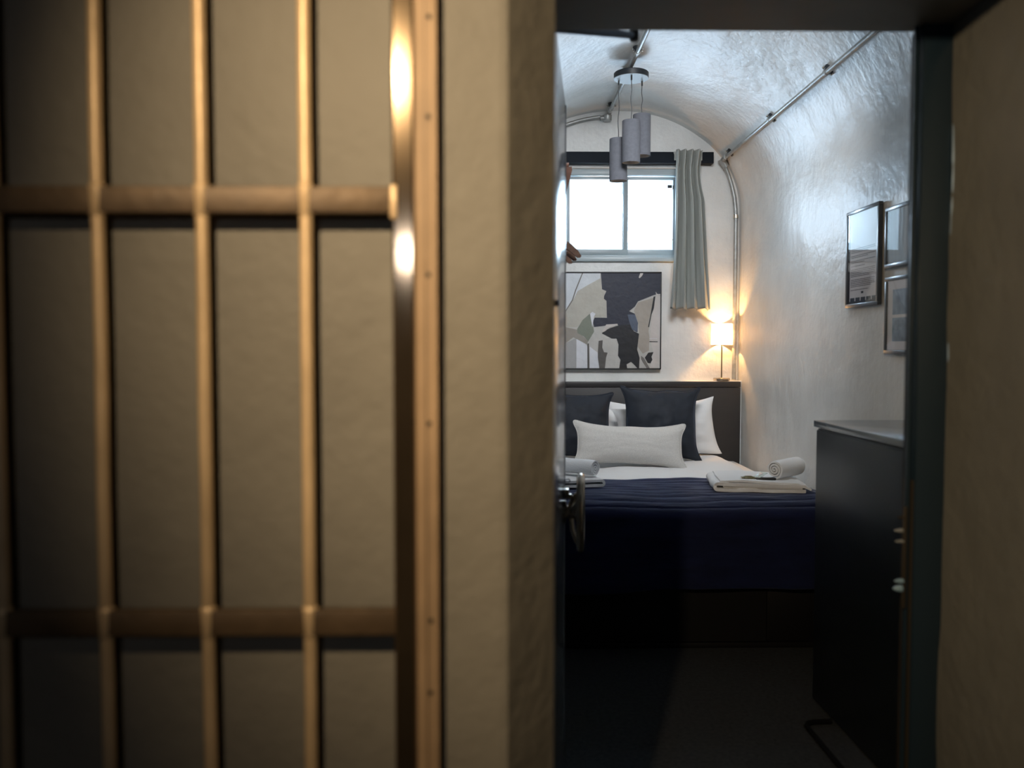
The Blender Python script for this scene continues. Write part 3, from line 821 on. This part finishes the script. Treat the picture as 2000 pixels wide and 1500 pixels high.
patches = [
 (1, [(20, 70), (460, 70), (460, 125), (340, 190), (240, 250), (200, 330), (120, 450), (20, 560)]),
 (2, [(240, 250), (340, 195), (465, 128), (478, 235), (515, 245), (495, 310), (520, 345), (525, 510), (410, 510), (395, 560), (360, 470), (300, 520), (240, 600), (120, 600), (120, 460), (200, 330)]),
 (12, [(230, 700), (290, 730), (340, 790), (345, 1003), (230, 1003)]),
 (12, [(360, 790), (440, 850), (440, 900), (455, 1003), (360, 1003)]),
 (3, [(20, 770), (120, 760), (230, 705), (230, 1003), (20, 1003)]),
 (5, [(20, 600), (120, 600), (230, 625), (345, 740), (330, 770), (200, 700), (120, 760), (20, 770)]),
 (4, [(235, 620), (290, 530), (360, 470), (385, 540), (402, 645), (345, 740), (300, 690), (240, 660)]),
 (10, [(790, 440), (830, 360), (980, 315), (965, 470), (935, 640), (945, 720), (940, 830), (880, 860), (830, 790), (842, 660), (830, 540)]),
 (11, [(1005, 280), (1050, 300), (1050, 1003), (950, 1003), (985, 850), (950, 715), (960, 560), (985, 400)]),
 (6, [(465, 70), (1050, 70), (1050, 275), (985, 288), (830, 350), (800, 400), (745, 445), (800, 470), (830, 560), (828, 650), (760, 600), (640, 590), (632, 572), (402, 600), (388, 545), (408, 508), (527, 510), (522, 345), (497, 325), (498, 300), (520, 250), (478, 232)]),
 (7, [(640, 585), (755, 575), (790, 640), (842, 665), (825, 820), (850, 900), (845, 1003), (830, 1003), (790, 960), (765, 940), (722, 965), (728, 1003), (650, 1003), (662, 920), (638, 880), (642, 770), (622, 712), (575, 712), (480, 662), (500, 640), (560, 610)]),
 (8, [(728, 478), (800, 478), (832, 560), (822, 652), (775, 625), (750, 560)]),
 (9, [(447, 735), (487, 728), (483, 800), (500, 845), (535, 850), (520, 900), (510, 1003), (455, 1003), (440, 900), (440, 840)]),
 (7, [(900, 900), (935, 850), (985, 845), (965, 890), (975, 920), (955, 955), (930, 950)]),
 (13, [(862, 880), (890, 900), (950, 1003), (920, 1003), (865, 915)]),
 (7, [(982, 305), (1000, 300), (985, 420), (962, 480), (940, 600), (930, 600), (955, 470)]),
 (13, [(282, 75), (292, 75), (225, 245), (195, 340), (125, 450), (120, 440), (185, 335), (215, 240)]),
 (9, [(337, 760), (352, 760), (358, 1003), (338, 1003)]),
 (11, [(835, 118), (850, 75), (882, 70), (870, 100), (845, 125)]),
 (11, [(1002, 255), (1015, 275), (1045, 282), (1030, 305), (1008, 300)]),
 (12, [(945, 712), (1020, 712), (1020, 716), (945, 716)]),
 (7, [(945, 738), (1025, 740), (1025, 746), (945, 744)]),
 (12, [(362, 470), (385, 452), (415, 470), (400, 500), (385, 600), (370, 520)]),
 (11, [(520, 575), (632, 568), (628, 585), (560, 600), (510, 640), (480, 655)]),
]
bm = bmesh.new()
box(bm, PX0+0.006-ax, PX1-0.006-ax, PY-ay, 0.0, PZ0+0.006-az, PZ1-0.006-az, 0, 0)
for i, (mi, pl) in enumerate(patches):
    prism(bm, [AP(*p) for p in pl], fnY, PY-ay-0.0005*(i+1)*0.35-0.0003, PY-ay, mi)
finish('canvas', bm, AM, art)

# ---------------------------------------------------------------- pelmet board and curtain
pel = boxo('curtain_board', XL+0.02, 1.488, 5.925, 5.998, 2.722, 2.800, M_PELMET, None, 0.003)
tag(pel, 'dark grey wooden curtain board above the window', 'curtain board')
cur = thing('curtain', 'short grey pleated curtain at the right side of the window', 'curtain', (1.31, 5.88, 2.25))
bm = bmesh.new()
CH = 1.095; CT = 2.800
def curt(u, v):
    t = v
    wt0, wt1 = 1.212, 1.398; wb0, wb1 = 1.172, 1.468
    e = t**0.75 if t > 0.09 else t*1.2
    x0 = wt0+(wb0-wt0)*e + 0.015*math.sin(t*PI); x1 = wt1+(wb1-wt1)*(t**1.2) - 0.022*math.sin(min(1, t*3.2)*PI)
    ph = u*2*PI*3.9
    amp = 0.030+0.030*t
    x = x0+(x1-x0)*u + 0.008*math.sin(ph*2+t)*t
    sh = math.sin(ph+0.5*math.sin(t*3))
    y = 5.862 - amp*math.copysign(abs(sh)**0.75, sh)*0.85 + nz(u*5, t*2, 0, 1.2, 3)*0.008
    if t < 0.09: y += 0.004*math.sin(ph*3)
    z = CT - CH*t + (0.006*math.sin(ph+1) if t > 0.98 else 0)
    return (x-1.31, y-5.88, z-2.25)
grid(bm, 160, 50, curt)
o = finish('cloth', bm, M_CURT, cur, True); solid(o, 0.0025, 0)
bm = bmesh.new()
box(bm, 1.205-1.31, 1.40-1.31, 5.893-5.88, 5.897-5.88, 2.735-2.25, 2.795-2.25, 0.001)
finish('heading_tape', bm, M_CURT, cur)
bm = bmesh.new(); prism(bm, [(1.196-1.31, 2.785-2.25), (1.228-1.31, 2.80-2.25), (1.228-1.31, 2.73-2.25), (1.213-1.31, 2.745-2.25)], fnY, -0.003, 0.0)
finish('folded_corner', bm, M_CURT, cur)
for k in range(5):
    bm = bmesh.new(); tube(bm, [(1.225+k*0.04-1.31, 0.016, 0.53), (1.225+k*0.04-1.31, 0.03, 0.545), (1.225+k*0.04-1.31, 0.045, 0.53)], 0.002, 6)
    finish('hook', bm, M_WHITEM, cur, True)

# ---------------------------------------------------------------- table lamp on the ledge
lx, ly = LAMP
lp = thing('table_lamp', 'lit table lamp with white drum shade on the ledge', 'lamp', (lx, ly, 1.207))
bm = bmesh.new(); lathe(bm, [(0.001, 0), (0.056, 0), (0.058, 0.004), (0.058, 0.016), (0.054, 0.020), (0.010, 0.021)], seg=40)
finish('base', bm, M_CHROME, lp, True)
bm = bmesh.new(); tube(bm, [(0, 0, 0.02), (0, 0, 0.285)], 0.0045, 10); finish('pole', bm, M_LAMPMET, lp, True)
bm = bmesh.new(); tube(bm, [(0, 0, 0.285), (0, 0, 0.31)], 0.011, 12); finish('socket', bm, M_WHITEM, lp, True)
m = bpy.data.materials.new('lit_fabric'); m.use_nodes = True; N = m.node_tree.nodes; Lk = m.node_tree.links
N.remove(N['Principled BSDF']); tr_ = N.new('ShaderNodeBsdfTranslucent'); tr_.inputs[0].default_value = (0.95, 0.88, 0.78, 1)
df = N.new('ShaderNodeBsdfDiffuse'); df.inputs[0].default_value = (0.92, 0.88, 0.82, 1); mx = N.new('ShaderNodeMixShader'); mx.inputs[0].default_value = 0.42
Lk.new(tr_.outputs[0], mx.inputs[1]); Lk.new(df.outputs[0], mx.inputs[2]); Lk.new(mx.outputs[0], N['Material Output'].inputs[0])
M_LIT = m
bm = bmesh.new(); lathe(bm, [(0.075, 0.250), (0.0735, 0.325), (0.072, 0.402)], seg=48, caps=False)
sh = finish('lamp_shade', bm, M_LIT, lp, True)
bm = bmesh.new()
for r, z in ((0.0755, 0.250), (0.0725, 0.402)):
    tube(bm, [(r*math.cos(2*PI*k/48), r*math.sin(2*PI*k/48), z) for k in range(48)], 0.0014, 6, closed=True)
finish('shade_ring', bm, M_LAMPMET, sh, True, split=True)
bm = bmesh.new()
for a in (0, 2*PI/3, 4*PI/3): tube(bm, [(0.005*math.cos(a), 0.005*math.sin(a), 0.300), (0.074*math.cos(a), 0.074*math.sin(a), 0.262)], 0.001, 5)
finish('shade_spider', bm, M_LAMPMET, sh, True, split=True)

# ---------------------------------------------------------------- conduits
def clamp_on(root, p, axis, r=0.013, ns=(0, 0, 1)):
    """saddle: base plate against the wall, strap over the pipe, two screws; p centre of pipe, ns towards the wall"""
    bm = bmesh.new(); A = Vector(axis).normalized(); Nn = Vector(ns).normalized(); T = A.cross(Nn).normalized(); P = Vector(p)
    pts = [P + T*0.032+Nn*0.012, P+T*0.018+Nn*0.010] + [P + (T*math.cos(a)-Nn*math.sin(a))*(r+0.0035) for a in [k*PI/8 for k in range(9)]] + [P-T*0.018+Nn*0.010, P-T*0.032+Nn*0.012]
    for a, b in zip(pts, pts[1:]):
        q = [a-A*0.010, b-A*0.010, b+A*0.010, a+A*0.010]; q2 = [v+Nn*0.003 for v in q]
        va = [bm.verts.new(v) for v in q]; vb = [bm.verts.new(v) for v in q2]
        bm.faces.new(va); bm.faces.new(vb[::-1])
        for k in range(4): bm.faces.new((va[k], vb[k], vb[(k+1) % 4], va[(k+1) % 4]))
    o = finish('saddle_clamp', bm, M_GALV, root)
    bm = bmesh.new(); tube(bm, [P+Nn*0.010, P+Nn*0.030], 0.026, 16); finish('spacer', bm, M_SLATE, o, True)
    bm = bmesh.new()
    for s in (-1, 1):
        c = P+T*s*0.025+Nn*0.010; tube(bm, [c, c-Nn*0.006], 0.005, 10)
    finish('screw', bm, M_CHROME, o, True, split=True)
def shift(pts, o): return [tuple(Vector(p)-Vector(o)) for p in pts]
c1o = (0.76, 4.0, 3.065)
c1 = thing('ceiling_conduit', 'galvanised conduit along the crown of the vault to the end wall', 'conduit', c1o)
bm = bmesh.new(); tube(bm, shift([(0.757, 2.12, 3.068), (0.757, 5.93, 3.068)], c1o), 0.013, 14); finish('pipe', bm, M_GALV, c1, True)
for y in (3.2, 4.72, 5.10, 5.80): clamp_on(c1, Vector((0.757, y, 3.068))-Vector(c1o), (0, 1, 0))
bm = bmesh.new(); tube(bm, shift([(0.757, 5.86, 3.068), (0.757, 5.90, 3.068)], c1o), 0.018, 12); finish('coupling', bm, M_GALV, c1, True)
bm = bmesh.new()
lathe(bm, [(0.026, -0.028), (0.030, -0.022), (0.030, 0.012), (0.024, 0.016)], 0, 0, 20)
tube(bm, [(0, 0, -0.005), (-0.05, 0, -0.008)], 0.017, 12)
o = finish('junction_box', bm, M_GALV, c1, True); o.location = (0.748-c1o[0], 5.955-c1o[1], 3.045-c1o[2])
arcp = []
for k in range(14):
    x = 0.70-0.70*k/13; t = (x-XC)/(VA-0.03); arcp.append((x, 5.965, ZS+(VB-0.045)*math.sqrt(max(0, 1-t*t))))
bm = bmesh.new(); tube(bm, shift(arcp, c1o), 0.013, 12); finish('curved_pipe', bm, M_GALV, c1, True)
c2o = (1.556, 4.0, 2.745)
c2 = thing('wall_conduit', 'galvanised conduit high along the right wall and down beside the lamp', 'conduit', c2o)
bm = bmesh.new(); tube(bm, shift([(1.548, 2.12, 2.752), (1.552, 5.90, 2.747)], c2o), 0.0125, 14); finish('pipe', bm, M_GALV, c2, True)
nsr = (0.62, 0, 0.78)
for y in (2.7, 4.055, 4.90, 5.78): clamp_on(c2, Vector((1.55, y, 2.75))-Vector(c2o), (0, 1, 0), 0.0125, nsr)
bm = bmesh.new(); tube(bm, shift([(1.551, 5.84, 2.748), (1.552, 5.925, 2.746)], c2o), 0.018, 12)
tube(bm, shift([(1.545, 5.94, 2.755), (1.58, 5.945, 2.70)], c2o), [0.028, 0.024], 14)
finish('junction_box', bm, M_GALV, c2, True, split=True)
dn = [(1.573, 5.955, 2.71), (1.603, 5.962, 2.645), (1.628, 5.965, 2.57), (1.646, 5.966, 2.49), (1.655, 5.967, 2.41), (1.658, 5.967, 2.33), (1.658, 5.965, 1.9), (1.656, 5.965, 1.215)]
bm = bmesh.new(); tube(bm, shift(dn, c2o), 0.0145, 14); finish('curved_pipe', bm, M_GALV, c2, True)
for z in (2.36, 1.62):
    bm = bmesh.new(); tube(bm, shift([(1.658, 5.966, z-0.012), (1.658, 5.966, z+0.012)], c2o), 0.0185, 12); finish('coupling', bm, M_CHROME if z > 2 else M_GALV, c2, True)

# ---------------------------------------------------------------- pendant light
po = (0.762, 4.975, 3.002)
pn = thing('pendant_light', 'three grey cylinder pendants hanging from a round ceiling plate', 'pendant light', po)
bm = bmesh.new(); lathe(bm, [(0.094, 0.0), (0.101, 0.001), (0.101, 0.030), (0.097, 0.034), (0.03, 0.036)], seg=48)
finish('ceiling_plate', bm, [M_SLATE], pn, True)
bm = bmesh.new(); lathe(bm, [(0.0985, -0.001), (0.0985, 0.0005)], seg=48); pc = finish('plate_underside', bm, mat('pale_grey_enamel', (150, 160, 164), 0.5), pn, True)
bm = bmesh.new(); box(bm, -0.05, 0.05, -0.012, 0.012, 0.034, 0.052, 0.003); finish('mounting_bracket', bm, M_SLATE, pn, True)
shades = [(-0.068, 0.030, 0.583, 0.338), (-0.008, -0.066, 0.498, 0.258), (0.070, 0.040, 0.436, 0.195)]
# (dx, dy, drop to shade bottom, drop to shade top)
for dx, dy, zb, zt in shades:
    bm = bmesh.new(); tube(bm, [(dx, dy, 0), (dx, dy, -0.028)], 0.0048, 10); g = finish('cord_grip', bm, M_BLACK, pn, True)
    bm = bmesh.new()
    tube(bm, [(dx+0.0035*math.sin(k*0.9+dx*40)*math.sin(PI*k/12), dy, -0.026-(zt-0.02-0.002)*k/12) for k in range(13)], 0.0024, 8); finish('cord', bm, M_CORD, pn, True)
    bm = bmesh.new(); lathe(bm, [(0.006, -zt+0.004), (0.012, -zt), (0.0505, -zt), (0.052, -zt-0.003), (0.052, -zb), (0.049, -zb), (0.049, -zt-0.006), (0.012, -zt-0.006)], dx, dy, 40, caps=False)
    s = finish('lamp_shade', bm, M_SHADE, pn, True)
    bm = bmesh.new(); lathe(bm, [(0.0485, -zt-0.008), (0.0485, -zb+0.0015)], dx, dy, 40, caps=False); finish('lining', bm, M_SHADEIN, s, True)
    bm = bmesh.new(); lathe(bm, [(0.012, -zt-0.006), (0.014, -zt-0.05), (0.024, -zt-0.075), (0.026, -zt-0.095), (0.018, -zt-0.115), (0.001, -zt-0.122)], dx, dy, 20, caps=False); finish('bulb', bm, M_WHITEM, s, True)

# ---------------------------------------------------------------- hanging rack with wooden hangers on the left wall
BRK = [(0, -0.36), (0, 0.07), (0.378, 0.07), (0.380, 0.055), (0.352, -0.05), (0.2, -0.21)]
rk = thing('hanging_rack', 'wooden wall rack with bracket above the hangers, mostly behind the door', 'rack', (XL, 3.9, 2.2))
bm = bmesh.new(); prism(bm, BRK, lambda u, v, w: (u, w, v), 0.0, 0.022); finish('bracket', bm, M_WOODD, rk)
bm = bmesh.new(); prism(bm, BRK, lambda u, v, w: (u, w, v), 0.72, 0.742); finish('bracket', bm, M_WOODD, rk)
boxo('shelf', 0, 0.365, 0.0, 0.742, 0.07, 0.088, M_WOODD, rk, 0.002)
bm = bmesh.new(); tube(bm, [(0.185, 0.01, -0.13), (0.185, 0.73, -0.13)], 0.010, 12); finish('rail', bm, M_CHROME, rk, True)
def make_hanger(label):
    root = thing('clothes_hanger', label, 'hanger', (0, 0, 0), 0, 'wooden hangers on the rack')
    bm = bmesh.new()
    up = [(0.0, -0.075), (0.05, -0.082), (0.11, -0.105), (0.17, -0.140), (0.205, -0.168), (0.222, -0.192)]
    lo = [(0.218, -0.198), (0.205, -0.200), (0.17, -0.176), (0.11, -0.140), (0.05, -0.112), (0.0, -0.104)]
    pr = up+lo+[(-a, b) for a, b in lo[::-1][1:]]+[(-a, b) for a, b in up[::-1][:-1]]
    prism(bm, pr, lambda u, v, w: (u, w + abs(u)**2*0.5, v), -0.009, 0.009); finish('hanger_body', bm, M_WOOD, root)
    bm = bmesh.new()
    hk = [(0, 0, -0.078), (0, 0, -0.045), (0.012, 0, -0.030)] + [(0.0138*math.cos(a), 0, -0.0138+0.0+0.0138*math.sin(a)) for a in [(-0.5+k*0.45) for k in range(9)]]
    tube(bm, hk, 0.0018, 6); finish('hook', bm, M_CHROME, root, True)
    return root
h0 = make_hanger('wooden clothes hanger showing lowest beside the door, nearest the wall')
labs = [('wooden clothes hanger with the widest visible end beside the door', (0.172, 3.975, 2.077), 2, 3.0),
        ('wooden clothes hanger just below the widest hanger end', (0.165, 4.03, 2.077), -4, 6.5),
        ('wooden clothes hanger showing lowest, smallest tip beside the door', (0.158, 4.085, 2.077), -6, 9)]
for i, (lb, loc, rz, tilt) in enumerate(labs):
    if i == 0: h = h0
    else:
        h = h0.copy(); COL.objects.link(h)
        for ch in list(h0.children):
            c = ch.copy(); COL.objects.link(c); c.parent = h
    h['label'] = lb; h.location = loc; h.rotation_euler = (0, math.radians(tilt), math.radians(rz))
